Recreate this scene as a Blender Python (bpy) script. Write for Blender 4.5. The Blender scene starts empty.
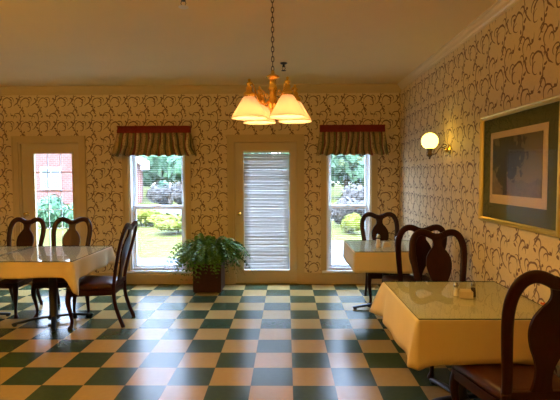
import bpy, bmesh, math, random
from mathutils import Vector, Matrix
PI = math.pi
R = math.radians
C = bpy.context.scene.collection
sc = bpy.context.scene
random.seed(7)

# ------------------------------------------------------------------ materials
def mat(name, col, rough=.5, metal=0., spec=.5, coat=0., emit=None, estr=0., var=0., vscale=20., bump=0., bscale=200.):
    m = bpy.data.materials.new(name); m.use_nodes = True
    nt = m.node_tree; b = nt.nodes['Principled BSDF']
    b.inputs['Base Color'].default_value = (*col, 1)
    b.inputs['Roughness'].default_value = rough
    b.inputs['Metallic'].default_value = metal
    b.inputs['Specular IOR Level'].default_value = spec
    b.inputs['Coat Weight'].default_value = coat
    if emit:
        b.inputs['Emission Color'].default_value = (*emit, 1); b.inputs['Emission Strength'].default_value = estr
    if var or bump:
        tc = nt.nodes.new('ShaderNodeTexCoord')
    if var:
        n = nt.nodes.new('ShaderNodeTexNoise'); n.inputs['Scale'].default_value = vscale; n.inputs['Detail'].default_value = 4
        nt.links.new(tc.outputs['Object'], n.inputs['Vector'])
        mx = nt.nodes.new('ShaderNodeMix'); mx.data_type = 'RGBA'
        mx.inputs[6].default_value = (*[c*(1-var) for c in col], 1); mx.inputs[7].default_value = (*[min(1, c*(1+var)) for c in col], 1)
        nt.links.new(n.outputs['Fac'], mx.inputs[0]); nt.links.new(mx.outputs[2], b.inputs['Base Color'])
    if bump:
        n2 = nt.nodes.new('ShaderNodeTexNoise'); n2.inputs['Scale'].default_value = bscale
        nt.links.new(tc.outputs['Object'], n2.inputs['Vector'])
        bp = nt.nodes.new('ShaderNodeBump'); bp.inputs['Strength'].default_value = bump; bp.inputs['Distance'].default_value = .004
        nt.links.new(n2.outputs['Fac'], bp.inputs['Height']); nt.links.new(bp.outputs['Normal'], b.inputs['Normal'])
    return m

class G:                                            # tiny node-maths helper
    def __init__(s, nt): s.nt = nt
    def m(s, op, a, b=None, c=None, clamp=False):
        n = s.nt.nodes.new('ShaderNodeMath'); n.operation = op; n.use_clamp = clamp
        for i, v in enumerate((a, b, c)):
            if v is None: continue
            if isinstance(v, (int, float)): n.inputs[i].default_value = v
            else: s.nt.links.new(v, n.inputs[i])
        return n.outputs[0]
    def mix(s, f, a, b):
        n = s.nt.nodes.new('ShaderNodeMix'); n.data_type = 'RGBA'
        for i, v in ((0, f), (6, a), (7, b)):
            if isinstance(v, (tuple, list)): n.inputs[i].default_value = (*v, 1) if len(v) == 3 else v
            elif isinstance(v, (int, float)): n.inputs[i].default_value = v
            else: s.nt.links.new(v, n.inputs[i])
        return n.outputs[2]
    def noise(s, vec, scale, detail=3., out='Fac'):
        n = s.nt.nodes.new('ShaderNodeTexNoise'); n.inputs['Scale'].default_value = scale; n.inputs['Detail'].default_value = detail
        if vec is not None: s.nt.links.new(vec, n.inputs['Vector'])
        return n.outputs[out]
    def obj(s):
        t = s.nt.nodes.new('ShaderNodeTexCoord'); return t.outputs['Object']
    def sep(s, v):
        n = s.nt.nodes.new('ShaderNodeSeparateXYZ'); s.nt.links.new(v, n.inputs[0]); return n.outputs

# one tapered arc stroke as a node group
ARC = bpy.data.node_groups.new('ArcStroke', 'ShaderNodeTree')
for nm in ('x', 'y', 'cx', 'cy', 'radius', 'start', 'span', 'width'):
    ARC.interface.new_socket(nm, in_out='INPUT', socket_type='NodeSocketFloat')
ARC.interface.new_socket('mask', in_out='OUTPUT', socket_type='NodeSocketFloat')
gi = ARC.nodes.new('NodeGroupInput'); go = ARC.nodes.new('NodeGroupOutput'); g = G(ARC)
_dx = g.m('SUBTRACT', gi.outputs['x'], gi.outputs['cx']); _dy = g.m('SUBTRACT', gi.outputs['y'], gi.outputs['cy'])
_a = g.m('FLOORED_MODULO', g.m('SUBTRACT', g.m('ARCTAN2', _dy, _dx), gi.outputs['start']), 2*PI)
_t = g.m('DIVIDE', _a, gi.outputs['span'], clamp=True)
_w = g.m('MULTIPLY', g.m('POWER', g.m('ABSOLUTE', g.m('SINE', g.m('MULTIPLY', _t, PI))), .6), gi.outputs['width'])
_r = g.m('SQRT', g.m('ADD', g.m('MULTIPLY', _dx, _dx), g.m('MULTIPLY', _dy, _dy)))
_d = g.m('ABSOLUTE', g.m('SUBTRACT', _r, gi.outputs['radius']))
ARC.links.new(g.m('MULTIPLY', g.m('SUBTRACT', _w, _d), 500., clamp=True), go.inputs['mask'])

MOTIF_A = [  # cx, cy, radius, start deg, span deg, half width
    (.000, .055, .068, -35, 225, .0062), (.098, .035, .166, 172, 62, .0058), (.030, .040, .034, -140, 250, .0048),
    (-.050, -.075, .040, 20, 230, .0050), (.075, -.075, .034, 150, 230, .0045), (-.085, .085, .026, 40, 200, .0042),
    (-.072, .030, .020, 200, 90, .009), (-.055, .005, .022, 300, 80, .008), (.062, .118, .020, 210, 90, .009), (-.015, -.125, .018, 60, 110, .008)]
MOTIF_B = [
    (.010, .030, .055, -60, 240, .0058), (-.105, .020, .165, -70, 68, .0056), (-.020, .022, .026, -20, 250, .0046),
    (-.070, -.060, .036, -60, 230, .0048), (.085, -.040, .030, 30, 220, .0045), (.075, .100, .032, -90, 200, .0045),
    (.010, -.055, .020, 20, 90, .009), (-.080, .075, .022, 240, 90, .009), (.048, -.095, .022, 190, 100, .008)]

def wallpaper(name, axis):
    m = bpy.data.materials.new(name); m.use_nodes = True
    nt = m.node_tree; b = nt.nodes['Principled BSDF']; g = G(nt)
    o = g.obj(); xyz = g.sep(o)
    wob = g.noise(o, 7., 1.); wob2 = g.noise(o, 9., 2.)
    x = g.m('ADD', g.m('MULTIPLY', xyz[axis], 1.08), g.m('MULTIPLY', g.m('SUBTRACT', wob, .5), .05))
    y = g.m('ADD', g.m('MULTIPLY', xyz[2], .94), g.m('MULTIPLY', g.m('SUBTRACT', wob2, .5), .05))
    TW, TH = .27, .31
    masks = []
    for k, motif in enumerate((MOTIF_A, MOTIF_B)):
        xs = g.m('SUBTRACT', g.m('FLOORED_MODULO', g.m('ADD', x, 40*TW + (TW/2 if k else 0)), TW), TW/2)
        ys = g.m('SUBTRACT', g.m('FLOORED_MODULO', g.m('ADD', y, 40*TH + (TH/2 if k else 0)), TH), TH/2)
        for (cx, cy, rr, st, sp, w) in motif:
            n = nt.nodes.new('ShaderNodeGroup'); n.node_tree = ARC
            nt.links.new(xs, n.inputs['x']); nt.links.new(ys, n.inputs['y'])
            for nm, v in (('cx', cx), ('cy', cy), ('radius', rr), ('start', R(st)), ('span', R(sp)), ('width', w)):
                n.inputs[nm].default_value = v*1.3 if nm == 'width' else v
            masks.append(n.outputs['mask'])
    acc = masks[0]
    for q in masks[1:]: acc = g.m('MAXIMUM', acc, q)
    fine = g.noise(o, 60., 3.)
    base = g.mix(fine, (.68, .53, .30), (.81, .66, .40))
    ink = g.mix(g.noise(o, 30., 2.), (.080, .024, .028), (.175, .070, .060))
    col = g.mix(g.m('MULTIPLY', acc, .88), base, ink)
    nt.links.new(col, b.inputs['Base Color'])
    b.inputs['Roughness'].default_value = .55; b.inputs['Specular IOR Level'].default_value = .3
    return m

def floor_mat():
    m = bpy.data.materials.new('checker vinyl tile'); m.use_nodes = True
    nt = m.node_tree; b = nt.nodes['Principled BSDF']; g = G(nt)
    o = g.obj(); xyz = g.sep(o); T = .3048
    u = g.m('DIVIDE', g.m('SUBTRACT', xyz[0], .0421), T); v = g.m('DIVIDE', g.m('SUBTRACT', xyz[1], 3.18), T)
    par = g.m('FLOORED_MODULO', g.m('ADD', g.m('FLOOR', u), g.m('FLOOR', v)), 2.)
    par = g.m('GREATER_THAN', par, .5)
    nz = g.noise(o, 25., 5.)
    tan = g.mix(nz, (.37, .25, .085), (.44, .31, .115)); grn = g.mix(nz, (.034, .058, .026), (.050, .082, .040))
    col = g.mix(par, tan, grn)
    fu = g.m('ABSOLUTE', g.m('SUBTRACT', g.m('FRACT', u), .5)); fv = g.m('ABSOLUTE', g.m('SUBTRACT', g.m('FRACT', v), .5))
    line = g.m('MULTIPLY', g.m('SUBTRACT', g.m('MAXIMUM', fu, fv), .494), 250., clamp=True)
    col = g.mix(g.m('MULTIPLY', line, .65), col, (.06, .05, .03))
    nt.links.new(col, b.inputs['Base Color'])
    b.inputs['Roughness'].default_value = .235
    b.inputs['Specular IOR Level'].default_value = .18
    return m

def wood_mat(name, c1, c2, rough, scale=6.):
    m = bpy.data.materials.new(name); m.use_nodes = True
    nt = m.node_tree; b = nt.nodes['Principled BSDF']; g = G(nt)
    mp = nt.nodes.new('ShaderNodeMapping'); mp.inputs['Scale'].default_value = (scale*3, scale*3, scale*.5)
    nt.links.new(g.obj(), mp.inputs['Vector'])
    nt.links.new(g.mix(g.noise(mp.outputs[0], 2.5, 6.), c1, c2), b.inputs['Base Color'])
    b.inputs['Roughness'].default_value = rough; b.inputs['Specular IOR Level'].default_value = .22
    return m

def thin_glass(name, tint=(1, 1, 1), ior=1.5, refl=1.0):
    m = bpy.data.materials.new(name); m.use_nodes = True
    nt = m.node_tree; nt.nodes.clear(); out = nt.nodes.new('ShaderNodeOutputMaterial')
    t = nt.nodes.new('ShaderNodeBsdfTransparent'); t.inputs['Color'].default_value = (*tint, 1)
    gl = nt.nodes.new('ShaderNodeBsdfGlossy'); gl.inputs['Roughness'].default_value = .015
    fr = nt.nodes.new('ShaderNodeFresnel'); fr.inputs['IOR'].default_value = ior
    geo = nt.nodes.new('ShaderNodeNewGeometry'); g = G(nt)
    f = g.m('MULTIPLY', fr.outputs[0], refl); f = g.m('MULTIPLY', f, g.m('SUBTRACT', 1., geo.outputs['Backfacing']))
    mx = nt.nodes.new('ShaderNodeMixShader')
    nt.links.new(f, mx.inputs[0]); nt.links.new(t.outputs[0], mx.inputs[1]); nt.links.new(gl.outputs[0], mx.inputs[2])
    nt.links.new(mx.outputs[0], out.inputs[0])
    return m

def translucent(name, col, tr=.5, rough=.6, emit=None, estr=0.):
    m = bpy.data.materials.new(name); m.use_nodes = True
    nt = m.node_tree; b = nt.nodes['Principled BSDF']; out = nt.nodes['Material Output']
    b.inputs['Base Color'].default_value = (*col, 1); b.inputs['Roughness'].default_value = rough
    if emit:
        b.inputs['Emission Color'].default_value = (*emit, 1); b.inputs['Emission Strength'].default_value = estr
    t = nt.nodes.new('ShaderNodeBsdfTranslucent'); t.inputs['Color'].default_value = (*col, 1)
    mx = nt.nodes.new('ShaderNodeMixShader'); mx.inputs[0].default_value = tr
    nt.links.new(b.outputs[0], mx.inputs[1]); nt.links.new(t.outputs[0], mx.inputs[2]); nt.links.new(mx.outputs[0], out.inputs[0])
    return m

def stripe_cloth():
    m = bpy.data.materials.new('striped valance fabric'); m.use_nodes = True
    nt = m.node_tree; b = nt.nodes['Principled BSDF']; g = G(nt)
    at = nt.nodes.new('ShaderNodeAttribute'); at.attribute_name = 'cloth_u'
    u = at.outputs['Fac']; o = g.obj()
    s = g.m('FRACT', g.m('ADD', g.m('MULTIPLY', u, 7.), g.m('MULTIPLY', g.noise(o, 3., 1.), .8)))
    rp = nt.nodes.new('ShaderNodeValToRGB'); rp.color_ramp.interpolation = 'CONSTANT'
    el = rp.color_ramp.elements
    el[0].position = 0; el[0].color = (.48, .34, .17, 1)
    el[1].position = .22; el[1].color = (.20, .18, .08, 1)
    for p, c in ((.40, (.24, .07, .055)), (.50, (.62, .48, .27)), (.66, (.30, .24, .11)), (.80, (.08, .08, .05)), (.9, (.40, .28, .14))):
        e = el.new(p); e.color = (*c, 1)
    nt.links.new(s, rp.inputs[0])
    fl = g.m('GREATER_THAN', g.noise(o, 55., 2.), .58)
    nt.links.new(g.mix(g.m('MULTIPLY', fl, .5), rp.outputs[0], (.10, .06, .03)), b.inputs['Base Color'])
    b.inputs['Roughness'].default_value = .85; b.inputs['Specular IOR Level'].default_value = .15
    return m

def brick_mat():
    m = bpy.data.materials.new('red brick'); m.use_nodes = True
    nt = m.node_tree; b = nt.nodes['Principled BSDF']; g = G(nt)
    xyz = g.sep(g.obj()); cb = nt.nodes.new('ShaderNodeCombineXYZ')
    nt.links.new(g.m('ADD', xyz[0], xyz[1]), cb.inputs[0]); nt.links.new(xyz[2], cb.inputs[1])
    br = nt.nodes.new('ShaderNodeTexBrick'); nt.links.new(cb.outputs[0], br.inputs['Vector'])
    br.inputs['Color1'].default_value = (.115, .045, .038, 1); br.inputs['Color2'].default_value = (.145, .066, .055, 1)
    br.inputs['Mortar'].default_value = (.16, .14, .12, 1); br.inputs['Scale'].default_value = 2.2
    nt.links.new(br.outputs[0], b.inputs['Base Color']); b.inputs['Roughness'].default_value = .9; b.inputs['Specular IOR Level'].default_value = .1
    return m

def picture_mat(cy, cz, w, h):
    """generic woodland print: dark tree on the left, pale sky, brown ground"""
    m = bpy.data.materials.new('woodland print'); m.use_nodes = True
    nt = m.node_tree; b = nt.nodes['Principled BSDF']; g = G(nt)
    o = g.obj(); xyz = g.sep(o)
    u = g.m('DIVIDE', g.m('SUBTRACT', cy + w/2, xyz[1]), w); v = g.m('DIVIDE', g.m('SUBTRACT', xyz[2], cz - h/2), h)
    n1 = g.noise(o, 14., 8.); n2 = g.noise(o, 30., 6.)
    sky = g.mix(v, (.24, .165, .065), (.13, .105, .045))
    gnd = g.mix(n2, (.10, .065, .03), (.22, .15, .07))
    col = g.mix(g.m('LESS_THAN', g.m('ADD', v, g.m('MULTIPLY', g.m('SUBTRACT', n1, .5), .25)), .26), sky, gnd)
    dx = g.m('DIVIDE', g.m('SUBTRACT', u, .30), .40); dy = g.m('DIVIDE', g.m('SUBTRACT', v, .66), .42)
    rr = g.m('ADD', g.m('SQRT', g.m('ADD', g.m('MULTIPLY', dx, dx), g.m('MULTIPLY', dy, dy))), g.m('MULTIPLY', g.m('SUBTRACT', n1, .5), 2.4))
    leaf = g.mix(n2, (.012, .013, .004), (.045, .040, .012))
    col = g.mix(g.m('LESS_THAN', rr, .95), col, leaf)
    tr = g.m('LESS_THAN', g.m('ABSOLUTE', g.m('SUBTRACT', g.m('ADD', u, g.m('MULTIPLY', n1, .06)), .33)), g.m('ADD', .02, g.m('MULTIPLY', g.m('SUBTRACT', .7, v), .05)))
    tr = g.m('MULTIPLY', tr, g.m('LESS_THAN', v, .7))
    col = g.mix(tr, col, (.025, .018, .010))
    nt.links.new(col, b.inputs['Base Color']); b.inputs['Roughness'].default_value = .7
    return m

def grass_mat():
    m = bpy.data.materials.new('lawn grass'); m.use_nodes = True
    nt = m.node_tree; b = nt.nodes['Principled BSDF']; g = G(nt); o = g.obj()
    nt.links.new(g.mix(g.noise(o, 1.6, 6.), (.024, .029, .003), (.058, .056, .007)), b.inputs['Base Color'])
    b.inputs['Roughness'].default_value = .95; b.inputs['Specular IOR Level'].default_value = .08
    return m

M = {}
M['paper_back'] = wallpaper('scroll wallpaper on back wall', 0)
M['paper_side'] = wallpaper('scroll wallpaper on side wall', 1)
M['floor'] = floor_mat()
M['ceiling'] = mat('ceiling paint', (.82, .64, .32), .8, var=.03, vscale=3.)
M['trim'] = mat('tan painted trim', (.60, .45, .23), .38, var=.03, vscale=8.)
M['crown'] = mat('crown moulding paint', (.76, .63, .42), .3)
M['door'] = mat('cream door paint', (.62, .50, .30), .4)
M['white'] = mat('white window vinyl', (.86, .88, .88), .4)
M['plain'] = mat('plain rear wall paint', (.62, .49, .31), .7)
M['brass'] = mat('polished brass', (.88, .58, .16), .25, 1.)
M['oldbrass'] = mat('aged brass', (.13, .085, .045), .4, .9)
M['wood'] = wood_mat('mahogany', (.013, .002, .0015), (.048, .008, .005), .33)
M['wood_dark'] = wood_mat('dark planter wood', (.030, .012, .008), (.060, .022, .014), .45)
M['leather'] = mat('oxblood leather', (.055, .013, .009), .38, var=.25, vscale=30., bump=.15)
M['iron'] = mat('black cast iron', (.012, .011, .011), .35)
M['board'] = mat('table board', (.10, .06, .03), .6)
M['cloth'] = mat('cream tablecloth', (.76, .62, .38), .8, spec=.2, var=.04, vscale=9., bump=.12, bscale=500.)
M['glass'] = thin_glass('window glass')
M['pglass'] = thin_glass('picture glass', (1, 1, 1), 1.38)
M['tglass'] = thin_glass('table glass', (.93, .96, .93))
M['edge'] = mat('green glass edge', (.02, .05, .04), .15)
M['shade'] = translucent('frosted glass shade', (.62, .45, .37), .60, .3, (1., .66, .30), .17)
M['globe'] = mat('lit opal globe', (.4, .38, .25), .3, emit=(1., .68, .105), estr=3.8)
M['bulb'] = mat('lit bulb', (1, .9, .7), .3, emit=(1., .80, .48), estr=5.)
M['blind'] = translucent('mini blind vinyl', (.56, .53, .46), .30, .5)
M['stripe'] = stripe_cloth()
M['red'] = mat('dark red braid', (.24, .032, .026), .85, spec=.2, var=.3, vscale=60.)
M['gold'] = mat('gilt frame', (.78, .60, .20), .34, .85)
M['matgreen'] = mat('green mat board', (.075, .078, .014), .85)
M['matcream'] = mat('cream inner mat', (.62, .45, .27), .85)
M['leaf'] = mat('fern leaf', (.080, .185, .020), .5, spec=.25, var=.5, vscale=14.)
M['soil'] = mat('soil', (.02, .013, .009), .95)
M['shaker'] = thin_glass('shaker glass', (.95, .93, .88))
M['salt'] = mat('salt', (.85, .80, .68), .8)
M['pepper'] = mat('pepper', (.06, .03, .015), .8)
M['steel'] = mat('shaker cap steel', (.55, .52, .47), .25, 1.)
M['cream'] = mat('cream ceramic', (.70, .58, .38), .35)
M['paper'] = mat('paper packets', (.80, .70, .50), .8)
M['orange'] = mat('orange petals', (.75, .14, .03), .6)
M['stem'] = mat('dark stem', (.05, .04, .02), .6)
M['black'] = mat('black metal', (.015, .013, .012), .4, .5)
M['sprink'] = mat('white sprinkler plastic', (.75, .70, .60), .4)
M['brick'] = brick_mat()
M['roofwhite'] = mat('white bargeboard', (.6, .6, .59), .6)
M['shingle'] = mat('grey shingles', (.16, .15, .15), .9, var=.2, vscale=4.)
M['darkpane'] = mat('dark window pane', (.10, .12, .13), .15)
M['grass'] = grass_mat()
M['paving'] = mat('pale concrete paving', (.066, .070, .072), .9, spec=.1, var=.12, vscale=2.)
M['asphalt'] = mat('driveway', (.058, .056, .054), .95, spec=.1, var=.12, vscale=1.5)
M['tree_a'] = mat('tree leaves', (.050, .105, .054), .7, spec=.12, var=.5, vscale=1.2)
M['tree_b'] = mat('pale tree leaves', (.040, .078, .042), .7, spec=.12, var=.5, vscale=1.2)
M['shrub'] = mat('yellow green shrub leaves', (.10, .112, .012), .7, spec=.12, var=.4, vscale=3.)
M['twig'] = mat('grey brown brush', (.050, .045, .040), .9, spec=.12, var=.4, vscale=3.)
M['bark'] = mat('bark', (.10, .075, .055), .9)

# ------------------------------------------------------------------ mesh helpers
def obj(name, bm, m, parent=None, smooth=False, bevel=0., loc=None, auto=None):
    me = bpy.data.meshes.new(name)
    bmesh.ops.recalc_face_normals(bm, faces=bm.faces)
    bm.to_mesh(me); bm.free()
    for q in (m if isinstance(m, (list, tuple)) else [m]): me.materials.append(q)
    o = bpy.data.objects.new(name, me); C.objects.link(o)
    if smooth:
        for p in me.polygons: p.use_smooth = True
    if bevel:
        b = o.modifiers.new('bevel', 'BEVEL'); b.width = bevel; b.segments = 2; b.limit_method = 'ANGLE'; b.angle_limit = R(40)
    if parent: o.parent = parent
    if loc: o.location = loc
    return o
def tag(o, label, cat, group=None):
    o['label'] = label; o['category'] = cat
    if group: o['group'] = group
    return o
def thing(name, label, cat, loc=(0, 0, 0), rz=0, group=None):
    o = bpy.data.objects.new(name, None); C.objects.link(o); o.empty_display_size = .1
    o.location = loc; o.rotation_euler = (0, 0, rz)
    return tag(o, label, cat, group)
def struct(name, bm, m, parent=None, **k):
    o = obj(name, bm, m, parent, **k)
    if not parent: o['kind'] = 'structure'
    return o
def dup(root, loc, rz, label, group=None, scale=None):
    def cp(o, par):
        c = o.copy(); C.objects.link(c)
        if par: c.parent = par
        for ch in list(o.children):
            cp(ch, c)
        return c
    kids = list(root.children)
    r = root.copy(); C.objects.link(r)
    for ch in kids: cp(ch, r)
    r.location = loc; r.rotation_euler = (0, 0, rz); r['label'] = label
    if group: r['group'] = group
    if scale: r.scale = (scale,)*3 if isinstance(scale, (int, float)) else scale
    return r
def bx(bm, x0, x1, y0, y1, z0, z1, mi=0):
    v = [bm.verts.new((x, y, z)) for x in (x0, x1) for y in (y0, y1) for z in (z0, z1)]
    fs = []
    for q in ((0, 1, 3, 2), (4, 6, 7, 5), (0, 4, 5, 1), (2, 3, 7, 6), (0, 2, 6, 4), (1, 5, 7, 3)):
        f = bm.faces.new([v[i] for i in q]); f.material_index = mi; fs.append(f)
    return v
def box(x0, x1, y0, y1, z0, z1):
    bm = bmesh.new(); bx(bm, x0, x1, y0, y1, z0, z1); return bm
def lathe(bm, prof, n=24, c=(0, 0, 0), cap=True, mtx=None):
    """prof: list of (radius, z)"""
    rings = []
    for r, z in prof:
        ring = []
        for i in range(n):
            a = 2*PI*i/n; p = Vector((r*math.cos(a), r*math.sin(a), z))
            if mtx: p = mtx @ p
            ring.append(bm.verts.new(p + Vector(c)))
        rings.append(ring)
    for a, b in zip(rings, rings[1:]):
        for i in range(n):
            bm.faces.new((a[i], a[(i+1) % n], b[(i+1) % n], b[i]))
    if cap:
        bm.faces.new(rings[0][::-1]); bm.faces.new(rings[-1])
    return rings
def sweep(bm, pts, w, h, n=10, up=Vector((0, 1, 0)), power=.6, closed=False):
    """rounded section swept along pts; w across (in the plane), h along up; w, h scalars or lists"""
    P = [Vector(p) for p in pts]; N = len(P)
    rings = []
    for i, p in enumerate(P):
        if closed: t = P[(i+1) % N] - P[i-1]
        else: t = P[min(i+1, N-1)] - P[max(i-1, 0)]
        t.normalize(); s = t.cross(up)
        if s.length < 1e-4: s = Vector((1, 0, 0))
        s.normalize(); u = s.cross(t).normalized()
        ww = w[i] if isinstance(w, (list, tuple)) else w; hh = h[i] if isinstance(h, (list, tuple)) else h
        ring = []
        for k in range(n):
            a = 2*PI*k/n; ca, sa = math.cos(a), math.sin(a)
            ca = math.copysign(abs(ca)**power, ca); sa = math.copysign(abs(sa)**power, sa)
            ring.append(bm.verts.new(p + s*ca*ww/2 + u*sa*hh/2))
        rings.append(ring)
    pairs = list(zip(rings, rings[1:])) + ([(rings[-1], rings[0])] if closed else [])
    for a, b in pairs:
        for k in range(n): bm.faces.new((a[k], a[(k+1) % n], b[(k+1) % n], b[k]))
    if not closed:
        bm.faces.new(rings[0][::-1]); bm.faces.new(rings[-1])
def spline(pts, sub=6):
    P = [Vector(p) for p in pts]; out = []
    for i in range(len(P)-1):
        p0 = P[max(i-1, 0)]; p1 = P[i]; p2 = P[i+1]; p3 = P[min(i+2, len(P)-1)]
        for k in range(sub):
            t = k/sub
            out.append(.5*((2*p1) + (p2-p0)*t + (2*p0-5*p1+4*p2-p3)*t*t + (3*p1-p0-3*p2+p3)*t**3))
    out.append(P[-1]); return out
def extrude_profile(bm, prof, axis, a, b):
    """prof list of (p,z): p is the other horizontal coordinate; extruded along axis from a to b"""
    def pt(t, q): return (t, q[0], q[1]) if axis == 0 else (q[0], t, q[1])
    A = [bm.verts.new(pt(a, q)) for q in prof]; B = [bm.verts.new(pt(b, q)) for q in prof]; n = len(prof)
    for i in range(n): bm.faces.new((A[i], A[(i+1) % n], B[(i+1) % n], B[i]))
    bm.faces.new(A[::-1]); bm.faces.new(B)

# ------------------------------------------------------------------ room
W = 6.27; XR = 1.57; XL = -5.4; YB = -2.6; ZC = 2.755; T = .16
struct('floor', box(XL-.15, XR+.15, YB-.15, W+T, -.12, 0), M['floor'])
struct('ceiling', box(XL-.15, XR+.15, YB-.15, W+T, ZC, ZC+.2), M['ceiling'])
struct('wall_right', box(XR, XR+.15, YB, W+T, 0, ZC), M['paper_side'])
struct('wall_left', box(XL-.15, XL, YB, W+T, 0, ZC), M['paper_side'])
struct('wall_front', box(XL, XR, YB-.15, YB, 0, ZC), M['plain'])
# openings in the back wall (x0, x1, z0, z1)
LD = (-3.74, -2.88, 0, 1.995); CD = (-.735, .165, 0, 2.0); W1 = (-2.205, -1.405, .19, 2.0); W2 = (.555, 1.185, .19, 2.0)
bm = bmesh.new(); xs = XL
for (x0, x1, z0, z1) in (LD, W1, CD, W2):
    bx(bm, xs, x0, W, W+T, 0, ZC)
    if z0 > 0: bx(bm, x0, x1, W, W+T, 0, z0)
    bx(bm, x0, x1, W, W+T, z1, ZC); xs = x1
bx(bm, xs, XR, W, W+T, 0, ZC)
struct('wall_back', bm, M['paper_back'])
# crown mouldings and baseboards
bm = bmesh.new(); extrude_profile(bm, [(W, 2.645), (W-.012, 2.645), (W-.018, 2.662), (W-.030, 2.675), (W-.042, 2.705), (W-.062, 2.735), (W-.07, 2.74), (W-.07, ZC), (W, ZC)], 0, XL, XR)
struct('trim_1', bm, M['trim'])
bm = bmesh.new(); extrude_profile(bm, [(XR, 2.675), (XR-.012, 2.675), (XR-.016, 2.69), (XR-.028, 2.698), (XR-.036, 2.718), (XR-.05, 2.738), (XR-.06, 2.742), (XR-.06, ZC), (XR, ZC)], 1, YB, W-.07)
struct('trim_2', bm, M['crown'])
bm = bmesh.new()
for a, b in ((XL, -3.85), (-2.79, -.82), (.245, XR)):
    extrude_profile(bm, [(W, 0), (W-.018, 0), (W-.018, .13), (W-.010, .15), (W, .155)], 0, a, b)
struct('baseboard_back', bm, M['trim'])
bm = bmesh.new(); extrude_profile(bm, [(XR, 0), (XR-.018, 0), (XR-.018, .13), (XR-.010, .15), (XR, .155)], 1, YB, W-.018)
struct('baseboard_right', bm, M['trim'])

def casing(bm, x0, x1, z0, z1, w, d=.022):
    prof_y = W - d
    for a, b, c, e in ((x0-w, x0, z0, z1+w), (x1, x1+w, z0, z1+w), (x0, x1, z1, z1+w)):
        bx(bm, a, b, prof_y, W, c, e)
    # raised outer bead
    for a, b, c, e in ((x0-w, x0-w+.018, z0, z1+w), (x1+w-.018, x1+w, z0, z1+w), (x0-w+.018, x1+w-.018, z1+w-.018, z1+w)):
        bx(bm, a, b, prof_y-.008, prof_y, c, e)

def glazed_door(name, D, gx0, gx1, gz0, gz1, nx, nz, knob_left):
    x0, x1, z0, z1 = D
    bm = bmesh.new(); casing(bm, x0, x1, 0, z1, .085)
    for a, b in ((x0, x0+.018), (x1-.018, x1)): bx(bm, a, b, W, W+T, 0, z1-.018)
    bx(bm, x0, x1, W, W+T, z1-.018, z1)
    for a, b in ((x0+.018, x0+.036), (x1-.036, x1-.018)): bx(bm, a, b, W+.073, W+.09, 0, z1-.018)
    bx(bm, x0+.036, x1-.036, W+.073, W+.09, z1-.036, z1-.018)
    bx(bm, x0+.018, x1-.018, W+.02, W+T, 0, .022)
    root = struct(name, bm, M['trim'])
    a, b, t = x0+.022, x1-.022, z1-.022; y0, y1 = W+.03, W+.072
    bm = bmesh.new()
    bx(bm, a, gx0, y0, y1, .024, t); bx(bm, gx1, b, y0, y1, .024, t); bx(bm, gx0, gx1, y0, y1, .024, gz0); bx(bm, gx0, gx1, y0, y1, gz1, t)
    for q in ((gx0-.02, gx0+.006, gz0-.02, gz1+.02), (gx1-.006, gx1+.02, gz0-.02, gz1+.02), (gx0, gx1, gz0-.02, gz0+.006), (gx0, gx1, gz1-.006, gz1+.02)):
        bx(bm, q[0], q[1], y0-.008, y0, q[2], q[3])
    leaf = obj('door_leaf', bm, M['door'], root)
    bm = bmesh.new()
    for i in range(1, nx): cx = gx0+(gx1-gx0)*i/nx; bx(bm, cx-.005, cx+.005, y0+.018, y0+.026, gz0, gz1)
    for i in range(1, nz): cz = gz0+(gz1-gz0)*i/nz; bx(bm, gx0, gx1, y0+.017, y0+.027, cz-.006, cz+.006)
    obj('muntin_grid', bm, M['white'], root)
    obj('glass_pane', box(gx0, gx1, y0+.010, y0+.016, gz0, gz1), M['glass'], root)
    kx = a+.055 if knob_left else b-.055
    bm = bmesh.new(); mt = Matrix.Rotation(R(90), 4, 'X')
    lathe(bm, [(.028, 0), (.028, .006), (.012, .010), (.010, .03), (.022, .038), (.027, .052), (.020, .064), (.004, .067)], 16, (kx, y0, .99), mtx=mt)
    obj('door_knob', bm, M['brass'], root, smooth=True)
    return root
glazed_door('door_1', LD, -3.545, -3.0, .25, 1.845, 3, 6, True)
glazed_door('door_2', CD, -.60, .045, .19, 1.86, 2, 6, True)

def sash_window(name, O):
    x0, x1, z0, z1 = O; mid = 1.077
    bm = bmesh.new(); casing(bm, x0, x1, z0-.035, z1, .075)
    root = struct(name, bm, M['trim'])
    bm = bmesh.new()
    bx(bm, x0, x0+.03, W, W+T, z0, z1); bx(bm, x1-.03, x1, W, W+T, z0, z1); bx(bm, x0+.03, x1-.03, W, W+T, z1-.03, z1); bx(bm, x0+.03, x1-.03, W+.02, W+T, z0, z0+.02)
    obj('window_frame', bm, M['white'], root)
    bm = bmesh.new(); bx(bm, x0-.06, x1+.06, W-.045, W+.03, z0-.032, z0); obj('window_sill', bm, M['white'], root, bevel=.006)
    a, b = x0+.03, x1-.03
    def sash(nm, c, d, ya, yb, s):
        bm = bmesh.new()
        bx(bm, a, a+s, ya, yb, c, d); bx(bm, b-s, b, ya, yb, c, d); bx(bm, a+s, b-s, ya, yb, c, c+s); bx(bm, a+s, b-s, ya, yb, d-s, d)
        o = obj(nm, bm, M['white'], root)
        p = box(-(b-a)/2+s, (b-a)/2-s, 0, .005, c+s, d-s)
        q = obj('glass_pane', p, M['glass'], o); q.location = ((a+b)/2, (ya+yb)/2, 0)
        return q
    sash('lower_sash', z0+.02, mid+.022, W+.055, W+.090, .048)
    sash('upper_sash', mid-.022, z1-.03, W+.095, W+.130, .048)
    # sash lock on the meeting rail
    bm = bmesh.new(); bx(bm, (a+b)/2-.03, (a+b)/2+.03, W+.06, W+.088, mid+.022, mid+.036); obj('sash_lock', bm, M['steel'], root, bevel=.004)
    return root
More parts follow.
